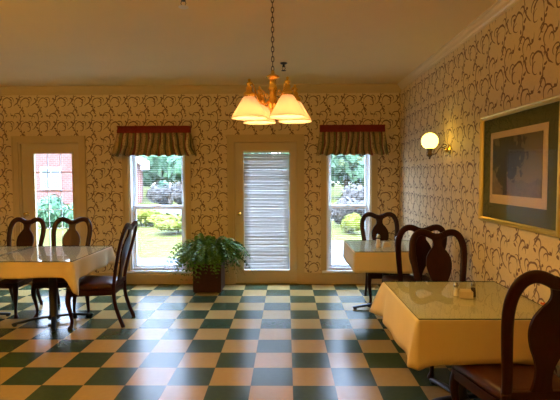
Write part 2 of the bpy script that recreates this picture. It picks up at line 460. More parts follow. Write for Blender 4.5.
sash_window('window_1', W1); sash_window('window_2', W2)

# ------------------------------------------------------------------ blinds
def blind(x0, x1, z0, z1, y, tilt, label, pitch=.021, sag=0., thick=.0009, group=None, half=.0125):
    root = thing('mini_blind', label, 'blind', ((x0+x1)/2, y, z0), group=group)
    cx = (x0+x1)/2; hw = (x1-x0)/2; h = z1-z0
    bm = bmesh.new(); bx(bm, -hw, hw, -.014, .014, h-.028, h); obj('headrail', bm, M['white'], root)
    bm = bmesh.new(); bx(bm, -hw, hw, -.011, .011, 0, .014); obj('bottom_rail', bm, M['white'], root)
    bm = bmesh.new(); n = int((h-.05)/pitch)
    rnd = random.Random(int(abs(x0)*1000))
    for i in range(n):
        z = .028 + i*pitch; tl = tilt + rnd.uniform(-.07, .07)*(1 if sag else .2); prev = None
        dz = sag*rnd.uniform(-1, 1); dr = sag*rnd.uniform(-1.5, 1.5)
        for k in range(7):
            t = k/6; x = -hw + .004 + (2*hw-.008)*t; zz = z + dz + dr*(t-.5)
            c, s = math.cos(tl)*half, math.sin(tl)*half
            row = [bm.verts.new((x, -c, zz-s)), bm.verts.new((x, 0, zz+.0015)), bm.verts.new((x, c, zz+s))]
            if prev:
                for j in range(2): bm.faces.new((prev[j], prev[j+1], row[j+1], row[j]))
            prev = row
    sl = obj('slats', bm, M['blind'], root, smooth=True)
    so = sl.modifiers.new('thickness', 'SOLIDIFY'); so.thickness = thick
    for fx in (-.7, .7):
        bm = bmesh.new(); bx(bm, fx*hw-.001, fx*hw+.001, -.0155, -.0145, .01, h-.02); obj('ladder_cord', bm, M['white'], root)
    return root
blind(-.595, .040, .185, 1.865, W+.006, R(59), 'closed white mini blind covering the glass of the centre door', sag=.0022)
blind(-2.168, -1.442, .205, 1.965, W+.030, R(5), 'open white mini blind in the window left of the fern', thick=.0006, half=.005, pitch=.026)
blind(.592, 1.148, .205, 1.965, W+.030, R(5), 'open white mini blind in the window right of the centre door', thick=.0006, half=.005, pitch=.026)

# ------------------------------------------------------------------ valances
def valance(x0, x1, fl, label, seed):
    ztop, zb, zh = 2.185, 2.105, 1.795; dep = .095
    root = thing('window_valance', label, 'valance', ((x0+x1)/2, W-.03, ztop-.36), group='valances over the windows')
    rnd = random.Random(seed); ph = rnd.uniform(0, 6)
    L = x1-x0; cx = (x0+x1)/2; N = 170
    def path(u, flare, d):      # u 0..1 along return-front-return
        tot = L + 2*d; s = u*tot
        if s < d: x, y = x0, W-.024-s
        elif s < d+L: x, y = x0+(s-d), W-.024-d
        else: x, y = x1, W-.024-d+(s-d-L)
        k = (x-cx)/(L/2); return x + flare*k, y
    def skirt(rows, zt, zbm, fl0, fl1, amp0, amp1, mt, name, wav=0.):
        bm = bmesh.new(); lay = bm.verts.layers.float.new('cloth_u'); grid = []
        for j in range(rows):
            t = j/(rows-1); row = []
            for i in range(N+1):
                u = i/N; fw = math.sin(u*PI*2*13+ph+2.2*math.sin(u*15+seed)) * .7 + .4*math.sin(u*PI*2*29+ph*2+1.5*math.sin(u*23))
                fx, fy = path(u, fl0+(fl1-fl0)*t, dep + .02*t)
                amp = amp0+(amp1-amp0)*t
                edge = min(1, min(u, 1-u)*12)
                z = zt+(zbm-zt)*t + (wav*math.sin(u*PI*2*10+ph) if j == rows-1 else 0)
                v = bm.verts.new((fx-cx, fy-amp*(fw+.6)*edge-(W-.03), z-(ztop-.36))); v[lay] = u; row.append(v)
            grid.append(row)
        for a, b in zip(grid, grid[1:]):
            for i in range(N): bm.faces.new((a[i], a[i+1], b[i+1], b[i]))
        o = obj(name, bm, mt, root, smooth=True); s = o.modifiers.new('thickness', 'SOLIDIFY'); s.thickness = .003
        return o
    skirt(8, zb+.006, zh, .0, fl, .006, .026, M['stripe'], 'gathered_skirt', .010)
    skirt(4, ztop, zb, 0, 0, .004, .005, M['red'], 'header_band')
    # small ruffle above the band
    skirt(3, ztop+.016, ztop-.002, .003, 0, .010, .004, M['red'], 'ruffle', 0)
    bm = bmesh.new(); bx(bm, -L/2+.01, L/2-.01, -.07, .024, zb+.03-(ztop-.36), zb+.05-(ztop-.36)); obj('mounting_board', bm, M['wood_dark'], root)
    return root
valance(-2.30, -1.315, .075, 'striped gathered valance with red band over the window left of the fern', 3)
valance(.46, 1.335, .045, 'striped gathered valance with red band right of the chandelier', 5)

# ------------------------------------------------------------------ chairs
CHW = .225
def back_y(z):          # rake of the back (chair faces +y)
    t = max(0, (z-.42)/.63); return -.205 - .15*t**1.25
def make_chair(label, loc, rz, group):
    root = thing('splat_back_chair', label, 'chair', loc, rz, group)
    wd = M['wood']
    # seat cushion : rounded trapezoid
    def trap(hwb, hwf, y0, y1, rc=.05, n=5):
        pts = []
        for (cx, cy, a0) in ((hwf-rc, y1-rc, 0), (-hwf+rc, y1-rc, 90), (-hwb+rc, y0+rc, 180), (hwb-rc, y0+rc, 270)):
            for k in range(n+1): a = R(a0+90*k/n); pts.append((cx+rc*math.cos(a), cy+rc*math.sin(a)))
        return pts
    bm = bmesh.new(); rings = []
    for sc_, z in ((.97, .388), (1.0, .398), (1.0, .418), (.965, .436), (.85, .446), (.5, .452), (.15, .453)):
        rings.append([bm.verts.new((x*sc_, (y-.02)*sc_+.02, z)) for x, y in trap(.185, .245, -.20, .25)])
    for a, b in zip(rings, rings[1:]):
        for i in range(len(a)): bm.faces.new((a[i], a[(i+1) % len(a)], b[(i+1) % len(a)], b[i]))
    bm.faces.new(rings[0][::-1]); bm.faces.new(rings[-1])
    obj('seat', bm, M['leather'], root, smooth=True)
    bm = bmesh.new(); A = [bm.verts.new((x, y, .330)) for x, y in trap(.185, .24, -.205, .24, .035)]; B = [bm.verts.new((x, y, .389)) for x, y in trap(.19, .245, -.21, .248, .035)]
    for i in range(len(A)): bm.faces.new((A[i], A[(i+1) % len(A)], B[(i+1) % len(A)], B[i]))
    bm.faces.new(A[::-1]); bm.faces.new(B); obj('seat_rail', bm, wd, root)
    # cabriole front legs
    for s in (-1, 1):
        p = spline([(s*.205, .205, .40), (s*.222, .222, .33), (s*.226, .226, .26), (s*.212, .212, .16), (s*.203, .203, .08), (s*.208, .208, .03), (s*.216, .216, .008), (s*.216, .216, 0)], 4)
        wl = [.060 + (.030-.060)*min(1, max(0, (.38-q.z)/.28)) + (.022 if q.z < .035 else 0)*(1-max(0, q.z)/.04) for q in p]
        bm = bmesh.new(); sweep(bm, p, wl, wl, 10, Vector((0, 1, 0)), .8); obj('leg', bm, wd, root, smooth=True)
    # raked rear legs
    for s in (-1, 1):
        p = spline([(s*.168, back_y(.44), .44), (s*.168, -.205, .36), (s*.170, -.215, .24), (s*.172, -.250, .12), (s*.176, -.295, 0)], 4)
        bm = bmesh.new(); sweep(bm, p, [.044-.012*(.44-q.z)/.44 for q in p], .036, 10, Vector((0, 1, 0)), .6); obj('leg', bm, wd, root, smooth=True)
    # looped back frame
    half = [(.165, .43), (.172, .52), (.190, .64), (.208, .76), (.218, .86), (.212, .935), (.188, .992), (.150, 1.020), (.108, 1.022), (.068, 1.008), (.036, .992), (0, .988)]
    path = [(-x, z) for x, z in half] + [(x, z) for x, z in half[::-1][1:]]
    p = spline([(x, back_y(z), z) for x, z in path], 5)
    wl = [.047 + .012*min(1, abs(q.z-.43)/.5) for q in p]
    bm = bmesh.new(); sweep(bm, p, wl, .030, 12, Vector((0, 1, 0)), .7); obj('back_frame', bm, wd, root, smooth=True)
    # vase shaped splat
    prof = [(.060, .425), (.046, .47), (.040, .52), (.045, .57), (.062, .62), (.085, .67), (.102, .725), (.107, .775), (.098, .825), (.072, .87), (.046, .90), (.038, .925), (.042, .955), (.060, .985)]
    pr = spline([(w, 0, z) for w, z in prof], 4); bm = bmesh.new(); rows = []
    for q in pr:
        w, z = q.x, q.z; y = back_y(z)
        rows.append([bm.verts.new(c) for c in ((-w, y-.008, z), (0, y-.011, z), (w, y-.008, z), (w, y+.008, z), (0, y+.005, z), (-w, y+.008, z))])
    for a, b in zip(rows, rows[1:]):
        for i in range(6): bm.faces.new((a[i], a[(i+1) % 6], b[(i+1) % 6], b[i]))
    bm.faces.new(rows[0][::-1]); bm.faces.new(rows[-1]); obj('splat', bm, wd, root)
    # carved crest where the two loops meet
    for s in (-1, 1):
        bm = bmesh.new()
        pts = [(s*(.030+.018*math.cos(a)*(1-a/9)), back_y(1.0)+.004, 1.005+.016*math.sin(a)*(1-a/9)) for a in [k*.5 for k in range(13)]]
        sweep(bm, pts, .012, .030, 8, Vector((0, 1, 0)), .9)
        obj('crest_carving', bm, wd, root, smooth=True)
    # side/back stretchers are absent; rear shoe of splat
    bm = bmesh.new(); bx(bm, -.165, .165, -.222, -.190, .405, .447); obj('back_rail', bm, wd, root, bevel=.006)
    return root
GC = 'splat back dining chairs'
ch = make_chair('mahogany chair behind the left table, leftmost of the pair backing on the glazed door', (-3.10, 4.96, 0), R(180-4), GC)
dup(ch, (-2.515, 4.97, 0), R(180+5), 'mahogany chair behind the left table, nearer the sunlit window with brick house', GC, (.95, 1, .985))
dup(ch, (-1.945, 4.60, 0), R(92), 'mahogany chair seen side-on at the right end of the left table', GC)
dup(ch, (1.175, 5.37, 0), R(180), 'mahogany chair against the back wall, behind the far right table', GC)
dup(ch, (1.275, 4.60, 0), R(2), 'dark chair with its back to us, pushed under the far right table', GC)
dup(ch, (1.292, 3.53, 0), R(180), 'dark chair facing us across the near right table', GC)
dup(ch, (1.225, 2.37, 0), R(4), 'large dark chair cut by the photo edge in front of near right table', GC, (1.04, 1., 1.035))
ch.scale = (.96, 1, .985)

# ------------------------------------------------------------------ tables, cloths, glass
ZT = .712
def make_table(name, label, cx, cy, hx, hy, rot, armlen=.38):
    root = thing(name, label, 'table', (cx, cy, 0), 0)
    obj('tabletop', box(-hx+.004, hx-.004, -hy+.004, hy-.004, ZT-.030, ZT), M['board'], root, bevel=.004)
    bm = bmesh.new(); lathe(bm, [(.058, .03), (.058, .055), (.042, .075), (.040, .62), (.046, .66)], 20); obj('column', bm, M['iron'], root, smooth=True)
    bm = bmesh.new()
    for k in range(2):
        a = R(45+90*k); v = Vector((math.cos(a), math.sin(a), 0))*.25
        sweep(bm, [-v+Vector((0, 0, .668)), v+Vector((0, 0, .668))], .03, .024, 8, Vector((0, 0, 1)), .4)
    obj('top_spider', bm, M['iron'], root)
    for k in range(4):
        a = R(rot+90*k); d = Vector((math.cos(a), math.sin(a), 0))
        p = spline([d*.02+Vector((0, 0, .055)), d*.15+Vector((0, 0, .052)), d*(armlen*.75)+Vector((0, 0, .036)), d*(armlen-.03)+Vector((0, 0, .026)), d*armlen+Vector((0, 0, .020))], 4)
        bm = bmesh.new(); sweep(bm, p, [.055-.02*i/len(p) for i in range(len(p))], .024, 10, Vector((0, 0, 1)), .6)
        leg = obj('leg', bm, M['iron'], root, smooth=True)
        bm = bmesh.new(); lathe(bm, [(.018, 0), (.020, .004), (.020, .014), (.012, .020)], 14, tuple(d*(armlen-.025)), ); obj('foot_glide', bm, M['iron'], leg, smooth=True)
    return root
def make_cloth(label, cx, cy, hx, hy, drops, flares, corners, seed, name='tablecloth'):
    """drops/flares: per side (front -y, right +x, back +y, left -x). corners: (extra drop, extra flare) FR, BR, BL, FL"""
    rnd = random.Random(seed); per = []; n = 30; rc = .012
    def side(p0, p1, nrm, idx):
        L = (p1-p0).length
        for i in range(n+1):
            t = i/n; per.append((p0+(p1-p0)*t, nrm, idx, t*L, (1-t)*L))
    cs = [Vector((-hx, -hy)), Vector((hx, -hy)), Vector((hx, hy)), Vector((-hx, hy))]
    nr = [Vector((0, -1)), Vector((1, 0)), Vector((0, 1)), Vector((-1, 0))]
    cidx = [(3, 0), (0, 1), (1, 2), (2, 3)]       # corner index at start / end of each side
    pts = []
    for s in range(4):
        p0, p1 = cs[s], cs[(s+1) % 4]; d = (p1-p0).normalized(); L = (p1-p0).length
        ph = rnd.uniform(0, 6); ph2 = rnd.uniform(0, 6)
        for i in range(n+1):
            t = i/n; t = .5-.5*math.cos(PI*t)*(.65+.35*abs(math.cos(PI*t))) if True else t
            a = t*L; b = L-a
            base = p0+d*(rc+(L-2*rc)*t)
            e0 = math.exp(-(a/.042)**2); e1 = math.exp(-(b/.042)**2)
            c0, c1 = corners[cidx[s][0]], corners[cidx[s][1]]
            f0 = math.exp(-(a/.055)**2); f1 = math.exp(-(b/.055)**2)
            drop = drops[s] + c0[0]*e0 + c1[0]*e1
            fl = flares[s] + .008*math.sin(a*14+ph)*(1-e0-e1)*(flares[s] > .012)
            out = nr[s]*fl + (nr[s]-d).normalized()*c0[1]*f0*1. + (nr[s]+d).normalized()*c1[1]*f1
            # cloth pulled in just beside the corner fold
            pull = .35*(math.exp(-((a-.13)/.05)**2)*c0[1] + math.exp(-((b-.13)/.05)**2)*c1[1])
            out = out - nr[s]*min(pull, fl*.8)
            pts.append((base, out, drop + .006*math.sin(a*9+ph2)))
    bm = bmesh.new(); K = len(pts); rings = []
    for sc_ in (.0, .35, .7, .93):
        if sc_ == 0: continue
        rings.append([bm.verts.new((p.x*sc_, p.y*sc_, 0)) for p, o, dr in pts])
    rings.append([bm.verts.new((p.x, p.y, 0)) for p, o, dr in pts])
    for t in (.015, .06, .15, .28, .42, .56, .70, .85, 1.):
        q = t**.9
        rings.append([bm.verts.new((p.x+o.x*q+.003*(o.x > 0)-.003*(o.x < 0), p.y+o.y*q, -dr*t)) for p, o, dr in pts])
    c = bm.verts.new((0, 0, 0))
    for i in range(K): bm.faces.new((c, rings[0][i], rings[0][(i+1) % K]))
    for a, b in zip(rings, rings[1:]):
        for i in range(K): bm.faces.new((a[i], a[(i+1) % K], b[(i+1) % K], b[i]))
    bmesh.ops.remove_doubles(bm, verts=bm.verts, dist=.0004)
    o = obj(name, bm, M['cloth'], None, smooth=True, loc=(cx, cy, ZT+.003))
    s = o.modifiers.new('thickness', 'SOLIDIFY'); s.thickness = .0016; s.offset = 1
    return tag(o, label, 'tablecloth', 'cream tablecloths')
def make_glass(label, cx, cy, hx, hy):
    bm = bmesh.new(); bx(bm, -hx, hx, -hy, hy, 0, .006)
    for f in bm.faces:
        f.normal_update()
        f.material_index = 0 if abs(f.normal.z) > .5 else 1
    o = obj('glass_tabletop', bm, [M['tglass'], M['edge']], None, loc=(cx, cy, ZT+.0052))
    return tag(o, label, 'glass top', 'glass table covers')

make_table('pedestal_table', 'square cast-iron pedestal table under the left cloth, side chair at its end', -2.445, 4.625, .440, .475, 27)
make_table('pedestal_table', 'pedestal table cut off by the left edge of the photo', -3.350, 4.625, .440, .475, 30)
make_table('pedestal_table', 'pedestal table in the far right corner under the window', 1.132, 5.09, .424, .425, 6)
make_table('pedestal_table', 'pedestal table nearest us on the right, below the framed picture', 1.141, 2.91, .415, .450, 14, .34)
make_cloth('cream cloth on the left table, its corner hanging by the side-on chair', -2.445, 4.625, .442, .477, (.148, .17, .19, .19), (.012, .018, .02, .004), ((.13, .055), (.06, .05), (.02, 0), (.02, 0)), 1)
make_cloth('cream cloth on the table cut by the left photo edge, with a low hanging tip', -3.350, 4.625, .442, .477, (.165, .252, .19, .19), (.02, .004, .02, .03), ((.05, 0), (.0, 0), (.10, .04), (.10, .05)), 2)
make_cloth('cream cloth on the far right table beneath the window', 1.132, 5.09, .426, .427, (.215, .2, .2, .2), (.010, .003, .02, .006), ((.0, .0), (.0, 0), (.0, .0), (.0, .0)), 3)
make_cloth('cream cloth flaring at its corners on the near right table', 1.141, 2.91, .417, .452, (.243, .22, .22, .235), (.012, .003, .02, .038), ((.0, .0), (.0, 0), (.01, .075), (.025, .018)), 4)
make_glass('clear glass sheet covering the left table by the side-on chair', -2.445, 4.625, .436, .471)
make_glass('clear glass sheet on the table cut by the left photo edge', -3.350, 4.625, .436, .471)
make_glass('clear glass sheet covering the far right table under the window', 1.132, 5.09, .420, .421)
make_glass('clear glass sheet covering the near right table', 1.141, 2.91, .411, .446)
ZG = ZT+.0112

# ------------------------------------------------------------------ things on the tables
def shaker(name, label, loc, fill, h=.078, r=.018):
    root = thing(name, label, 'shaker', loc)
    bm = bmesh.new(); lathe(bm, [(r*.95, 0), (r, .004), (r*.86, h*.45), (r*.68, h*.72)], 10); obj('glass_body', bm, M['shaker'], root)
    bm = bmesh.new(); lathe(bm, [(r*.86, .003), (r*.9, .006), (r*.78, h*.45), (r*.66, h*.60)], 10); obj('contents', bm, fill, root)
    bm = bmesh.new(); lathe(bm, [(r*.74, h*.70), (r*.78, h*.74), (r*.74, h*.88), (r*.45, h*.98), (r*.1, h)], 14); obj('cap', bm, M['steel'], root, smooth=True)
    return root
def caddy(label, loc, rz, n, grp):
    root = thing('packet_caddy', label, 'caddy', loc, rz)
    bm = bmesh.new(); w, d, h, t = .042, .028, .042, .003
    for q in ((-w, w, -d, d, 0, t), (-w, -w+t, -d, d, t, h), (w-t, w, -d, d, t, h), (-w+t, w-t, -d, -d+t, t, h), (-w+t, w-t, d-t, d, t, h)): bx(bm, *q)
    obj('holder', bm, M['cream'], root)
    m = Matrix.Rotation(rz, 4, 'Z')
    src = None
    for i in range(n):
        y = -d+.008+i*(2*d-.016)/(n-1); off = m @ Vector((0, y, 0)); p = (loc[0]+off.x, loc[1]+off.y, loc[2]+t+.0005)
        if src is None:
            bm = bmesh.new(); bx(bm, -.033, .033, -.0018, .0018, 0, .048); src = obj('sugar_packet', bm, M['paper']); o = src
        else:
            o = src.copy(); C.objects.link(o)
        o.location = p; o.rotation_euler = (R(-4+2*i), 0, rz)
        tag(o, 'paper sugar packet standing in the caddy on the '+grp, 'packet', 'sugar packets on the '+grp)
    return root
shaker('salt_shaker', 'pale salt shaker with steel cap left of the near table caddy', (1.108, 2.93, ZG), M['salt'], .092, .019)
shaker('pepper_shaker', 'dark pepper shaker right of the near table caddy', (1.212, 2.91, ZG), M['pepper'], .102, .019)
caddy('small cream packet caddy between shakers on the near table', (1.160, 2.90, ZG), R(-14), 5, 'near right table')
shaker('salt_shaker', 'pale salt shaker on the far right table, left of caddy', (1.012, 4.96, ZG), M['salt'], .145, .031)
shaker('pepper_shaker', 'dark pepper shaker on the far right table', (1.225, 5.0, ZG), M['pepper'], .11, .024)
caddy('small cream packet caddy on the far right table behind the chair', (1.110, 5.0, ZG), R(3), 5, 'far right table')
# small orange silk flower beside the wall
root = thing('silk_flower', 'small orange flower on the near table, seen through the large chair back', 'flower', (1.525, 2.66, ZG))
bm = bmesh.new()
for k in range(7):
    a = 2*PI*k/7; d = Vector((math.cos(a), math.sin(a), 0)); s = Vector((-d.y, d.x, 0)); b0 = Vector((0, 0, .016))
    v = [bm.verts.new(q) for q in (b0-s*.004, b0+s*.004, b0+d*.014+s*.009+Vector((0, 0, .010)), b0+d*.022+Vector((0, 0, .016)), b0+d*.014-s*.009+Vector((0, 0, .010)))]
    bm.faces.new(v)
o = obj('petals', bm, M['orange'], root); so = o.modifiers.new('thickness', 'SOLIDIFY'); so.thickness = .0012
bm = bmesh.new(); lathe(bm, [(.009, 0), (.010, .004), (.006, .010), (.005, .017), (.004, .024)], 10); obj('base', bm, M['stem'], root)

# ------------------------------------------------------------------ potted fern
PX, PY = -1.03, 5.93
root = thing('potted_fern', 'bushy green fern in a dark square wooden planter beside the centre door', 'plant', (PX, PY, 0))
bm = bmesh.new(); hw = .182
for q in ((-hw, hw, -hw, -hw+.02), (-hw, hw, hw-.02, hw), (-hw, -hw+.02, -hw+.02, hw-.02), (hw-.02, hw, -hw+.02, hw-.02)): bx(bm, *q, .015, .36)
bx(bm, -hw+.02, hw-.02, -hw+.02, hw-.02, .015, .05)
pl = obj('planter', bm, M['wood_dark'], root, bevel=.003)
bm = bmesh.new()
for q in ((-hw-.008, hw+.008, -hw-.008, -hw+.03), (-hw-.008, hw+.008, hw-.03, hw+.008), (-hw-.008, -hw+.03, -hw+.03, hw-.03), (hw-.03, hw+.008, -hw+.03, hw-.03)): bx(bm, *q, .36, .378)
obj('rim', bm, M['wood_dark'], pl)
for sx in (-1, 1):
    for sy in (-1, 1): obj('foot', box(sx*.15-.02, sx*.15+.02, sy*.15-.02, sy*.15+.02, 0, .015), M['wood_dark'], pl)
obj('soil', box(-hw+.02, hw-.02, -hw+.02, hw-.02, .29, .33), M['soil'], root)
rnd = random.Random(11); bm = bmesh.new()
def frond(bm, az, L, rise, droop, r0, wl):
    d = Vector((math.cos(az), math.sin(az), 0)); s0 = Vector((-d.y, d.x, 0)); n = 15
    pts = []
    for i in range(n+1):
        t = i/n
        q = Vector((0, 0, .32)) + d*(r0 + L*(t**.9)) + Vector((0, 0, rise*math.sin(min(1, t*1.25)*PI*.62) - droop*t**2.6)) + s0*(.04*math.sin(t*3+az*5))*t
        # stay in front of the wall
        q.y = min(q.y, W-PY-.03-.0*t)
        pts.append(q)
    rl = rnd.uniform(-.9, .9)
    for i in range(1, n):
        t = i/n; tan = (pts[i+1]-pts[i-1]).normalized(); s = tan.cross(Vector((0, 0, 1)))
        if s.length < .1: s = s0.copy()
        s.normalize(); nrm = s.cross(tan); s = (s*math.cos(rl) + nrm*math.sin(rl)).normalized()
        w = wl*math.sin(PI*min(1, t*.9+.12))**.7
        for sg in (-1, 1):
            a = pts[i]; tip = a + s*sg*w + tan*w*.45 - nrm*0 + Vector((0, 0, -.18*w)); mid = a + s*sg*w*.5 + tan*w*.58; lo = a + s*sg*w*.55 - tan*w*.14
            for q in (tip, mid, lo): q.y = min(q.y, W-PY-.028)
            bm.faces.new([bm.verts.new(q) for q in (a, lo, tip, mid)])
        # stem sliver
    for i in range(n):
        a, b = pts[i], pts[i+1]; up = Vector((0, 0, .004)); bm.faces.new([bm.verts.new(q) for q in (a, b, b+up, a+up)])
for k in range(165):
    az = rnd.uniform(0, 2*PI); lay = rnd.random()
    L = rnd.uniform(.26, .58) if lay < .72 else rnd.uniform(.08, .26)
    rise = rnd.uniform(.20, .40); droop = rnd.uniform(.15, .42) if lay < .72 else rnd.uniform(0, .12)
    frond(bm, az, L, rise, droop, rnd.uniform(.0, .10), rnd.uniform(.055, .080))
fo = obj('foliage', bm, M['leaf'], root)

# ------------------------------------------------------------------ chandelier
CX, CY = -.085, 2.93
ROT = R(-57)
def point(name, loc, power, col, r, parent=None):
    l = bpy.data.lights.new(name, 'POINT'); l.energy = power; l.color = col; l.shadow_soft_size = r
    o = bpy.data.objects.new(name, l); C.objects.link(o); o.location = loc
    if parent: o.parent = parent
    return o
CHP = 5.4; WARM = (1., .665, .20)
def make_chandelier(label, cx, cy, rot, up=False, power=None):
    root = thing('chandelier', label, 'chandelier', (cx, cy, 0))
    bm = bmesh.new(); lathe(bm, [(.065, ZC+.002), (.065, ZC-.006), (.055, ZC-.018), (.02, ZC-.03), (.008, ZC-.045)], 24); obj('canopy', bm, M['brass'], root, smooth=True)
    # chain links
    bm = bmesh.new(); z = ZC-.04; k = 0
    while z > 2.185:
        pts = []
        for i in range(12):
            a = 2*PI*i/12; x = .0085*math.cos(a); zz = .019*math.sin(a)
            pts.append((x, 0, z-.019+zz) if k % 2 == 0 else (0, x, z-.019+zz))
        sweep(bm, pts, .0055, .0055, 6, Vector((0, 1, 0)) if k % 2 == 0 else Vector((1, 0, 0)), 1., True)
        z -= .031; k += 1
    obj('chain', bm, M['oldbrass'], root, smooth=True)
    bm = bmesh.new(); lathe(bm, [(.004, 2.195), (.012, 2.185), (.012, 2.17), (.040, 2.155), (.044, 2.145), (.030, 2.138), (.022, 2.13), (.024, 2.09), (.030, 2.075), (.024, 2.06), (.022, 2.02), (.030, 1.995), (.036, 1.975), (.028, 1.955), (.014, 1.945), (.012, 1.93), (.018, 1.92), (.016, 1.908), (.006, 1.90)], 20)
    obj('column', bm, M['brass'], root, smooth=True)
    for k in range(4):
        a = rot + k*PI/2; d = Vector((math.cos(a), math.sin(a), 0)); Rr = .172
        p = spline([d*.025+Vector((0, 0, 2.00)), d*.06+Vector((0, 0, 1.972)), d*.10+Vector((0, 0, 1.985)), d*.125+Vector((0, 0, 2.035)), d*.145+Vector((0, 0, 2.085)), d*.165+Vector((0, 0, 2.098)), d*Rr+Vector((0, 0, 2.085))], 5)
        bm = bmesh.new(); sweep(bm, p, .012, .012, 8, Vector((-d.y, d.x, 0)), 1.)
        # little scroll above the arm
        q = [d*(.075+.022*math.cos(t)*(1-t/9))+Vector((0, 0, 2.035+.024*math.sin(t)*(1-t/9))) for t in [j*.45 for j in range(14)]]
        sweep(bm, q, .008, .008, 6, Vector((-d.y, d.x, 0)), 1.)
        arm = obj('arm', bm, M['brass'], root, smooth=True)
        c = d*Rr; FL = Matrix.Translation((0, 0, 4.145)) @ Matrix.Diagonal((1, 1, -1, 1)) if up else Matrix.Identity(4)
        bm = bmesh.new(); lathe(bm, [(.003, 2.120), (.010, 2.112), (.005, 2.101), (.016, 2.095), (.019, 2.086), (.010, 2.075), (.020, 2.064), (.021, 2.040), (.037, 2.030), (.039, 2.012), (.030, 2.004)], 18, (c.x, c.y, 0), mtx=FL); obj('socket_cup', bm, M['brass'], arm, smooth=True)
        bm = bmesh.new()
        lathe(bm, [(.034, 2.006), (.044, 1.996), (.062, 1.965), (.088, 1.920), (.107, 1.888), (.112, 1.874)], 32, (c.x, c.y, 0), cap=False, mtx=FL)
        sh = obj('lamp_shade', bm, M['shade'], root, smooth=True); s = sh.modifiers.new('thickness', 'SOLIDIFY'); s.thickness = .003; s.offset = -1
        bm = bmesh.new(); lathe(bm, [(.012, 2.005), (.014, 1.985), (.026, 1.955), (.030, 1.935), (.024, 1.915), (.008, 1.906)], 16, (c.x, c.y, 0), mtx=FL); obj('bulb', bm, M['bulb'], sh, smooth=True)
        point('bulb_light', (c.x, c.y, 2.252 if up else 1.893), power or CHP, WARM, .03, root)
    return root
make_chandelier('brass chandelier with four lit frosted glass shades hanging on a chain', CX, CY, ROT)
make_chandelier('added unseen brass chandelier with upturned shades behind the viewer, brightening the ceiling', CX, -.8, ROT, True, 12.)  # extra out-of-view fixture, added to lift the ceiling brightness
make_chandelier('added unseen brass chandelier with upturned shades off to the left, lighting ceiling and left table', -3.4, 1.2, ROT, True, 48.)  # second added uplight, out of view, for the ceiling and left table

# ------------------------------------------------------------------ wall sconces
def make_sconce(label, y):
    root = thing('wall_sconce', label, 'sconce', (XR, y, 1.757))
    bm = bmesh.new(); mt = Matrix.Rotation(R(-90), 4, 'Y')
    lathe(bm, [(.052, 0), (.052, .006), (.040, .012), (.024, .016), (.020, .026), (.026, .034), (.014, .044), (.005, .048)], 20, mtx=mt); obj('backplate', bm, M['brass'], root, smooth=True)
    bm = bmesh.new()
    p = spline([(-.035, 0, .005), (-.07, 0, .028), (-.10, 0, .010), (-.125, 0, -.028), (-.155, 0, -.040), (-.182, 0, -.022), (-.19, 0, .0)], 5)
    sweep(bm, p, .010, .010, 8, Vector((0, 1, 0)), 1.)
    q = [(-.045+.0-.022*math.cos(t)*(1-t/9), 0, .040+.020*math.sin(t)*(1-t/9)) for t in [j*.45 for j in range(14)]]
    sweep(bm, q, .007, .007, 6, Vector((0, 1, 0)), 1.)
    obj('arm', bm, M['oldbrass'], root, smooth=True)
    bm = bmesh.new(); lathe(bm, [(.005, -.088), (.011, -.078), (.007, -.068), (.024, -.056), (.028, -.046), (.020, -.038), (.022, -.002), (.028, .004), (.034, .010), (.038, .026)], 18, (-.19, 0, 0)); obj('holder', bm, M['oldbrass'], root, smooth=True)
    bm = bmesh.new(); bmesh.ops.create_uvsphere(bm, u_segments=32, v_segments=20, radius=.079, matrix=Matrix.Translation((-.19, 0, .086))); obj('globe', bm, M['globe'], root, smooth=True)
    return root
make_sconce('brass wall sconce with lit white globe, left of the framed picture', 4.375)
make_sconce('brass wall sconce with lit white globe, beyond the right edge of the photo', 1.50)

# ------------------------------------------------------------------ framed picture
py0, py1, pz0, pz1 = 2.56, 3.625, 1.155, 1.972
root = thing('framed_picture', 'large gilt framed woodland print with green mat on the right wall', 'picture', (XR, (py0+py1)/2, pz0))
def prism_frame(y0, y1, z0, z1, w, x_out, x_in, steps):
    bm = bmesh.new(); rings = []
    for f, x in steps:
        yy0, yy1, zz0, zz1 = y0+w*f, y1-w*f, z0+w*f, z1-w*f
        rings.append([bm.verts.new((x, a, b)) for a, b in ((yy0, zz0), (yy1, zz0), (yy1, zz1), (yy0, zz1))])
    rings.append(rings[0])
    for a, b in zip(rings, rings[1:]):
        for i in range(4): bm.faces.new((a[i], a[(i+1) % 4], b[(i+1) % 4], b[i]))
    return bm
cy_, oz = (py0+py1)/2, pz0
f = prism_frame(py0-cy_, py1-cy_, 0, pz1-pz0, .036, 0, 0, [(0, -.002), (0, -.024), (.25, -.034), (.5, -.028), (.75, -.030), (1, -.018), (1, -.002)])
obj('frame', f, M['gold'], root)
obj('mat_board', box(-.010, -.004, py0-cy_+.03, py1-cy_-.03, .03, pz1-pz0-.03), M['matgreen'], root)
iy0, iy1, iz0, iz1 = 2.715, 3.470, 1.305, 1.830
obj('inner_mat', box(-.0125, -.0101, iy0-cy_, iy1-cy_, iz0-oz, iz1-oz), M['matcream'], root)
ay0, ay1, az0, az1 = iy0+.052, iy1-.042, iz0+.066, iz1-.046
M['print'] = picture_mat((ay0+ay1)/2-cy_, (az0+az1)/2-oz, ay1-ay0, az1-az0)
obj('print', box(-.0145, -.0126, ay0-cy_, ay1-cy_, az0-oz, az1-oz), M['print'], root)
obj('glass_pane', box(-.0175, -.0160, py0-cy_+.038, py1-cy_-.038, .038, pz1-pz0-.038), M['pglass'], root)

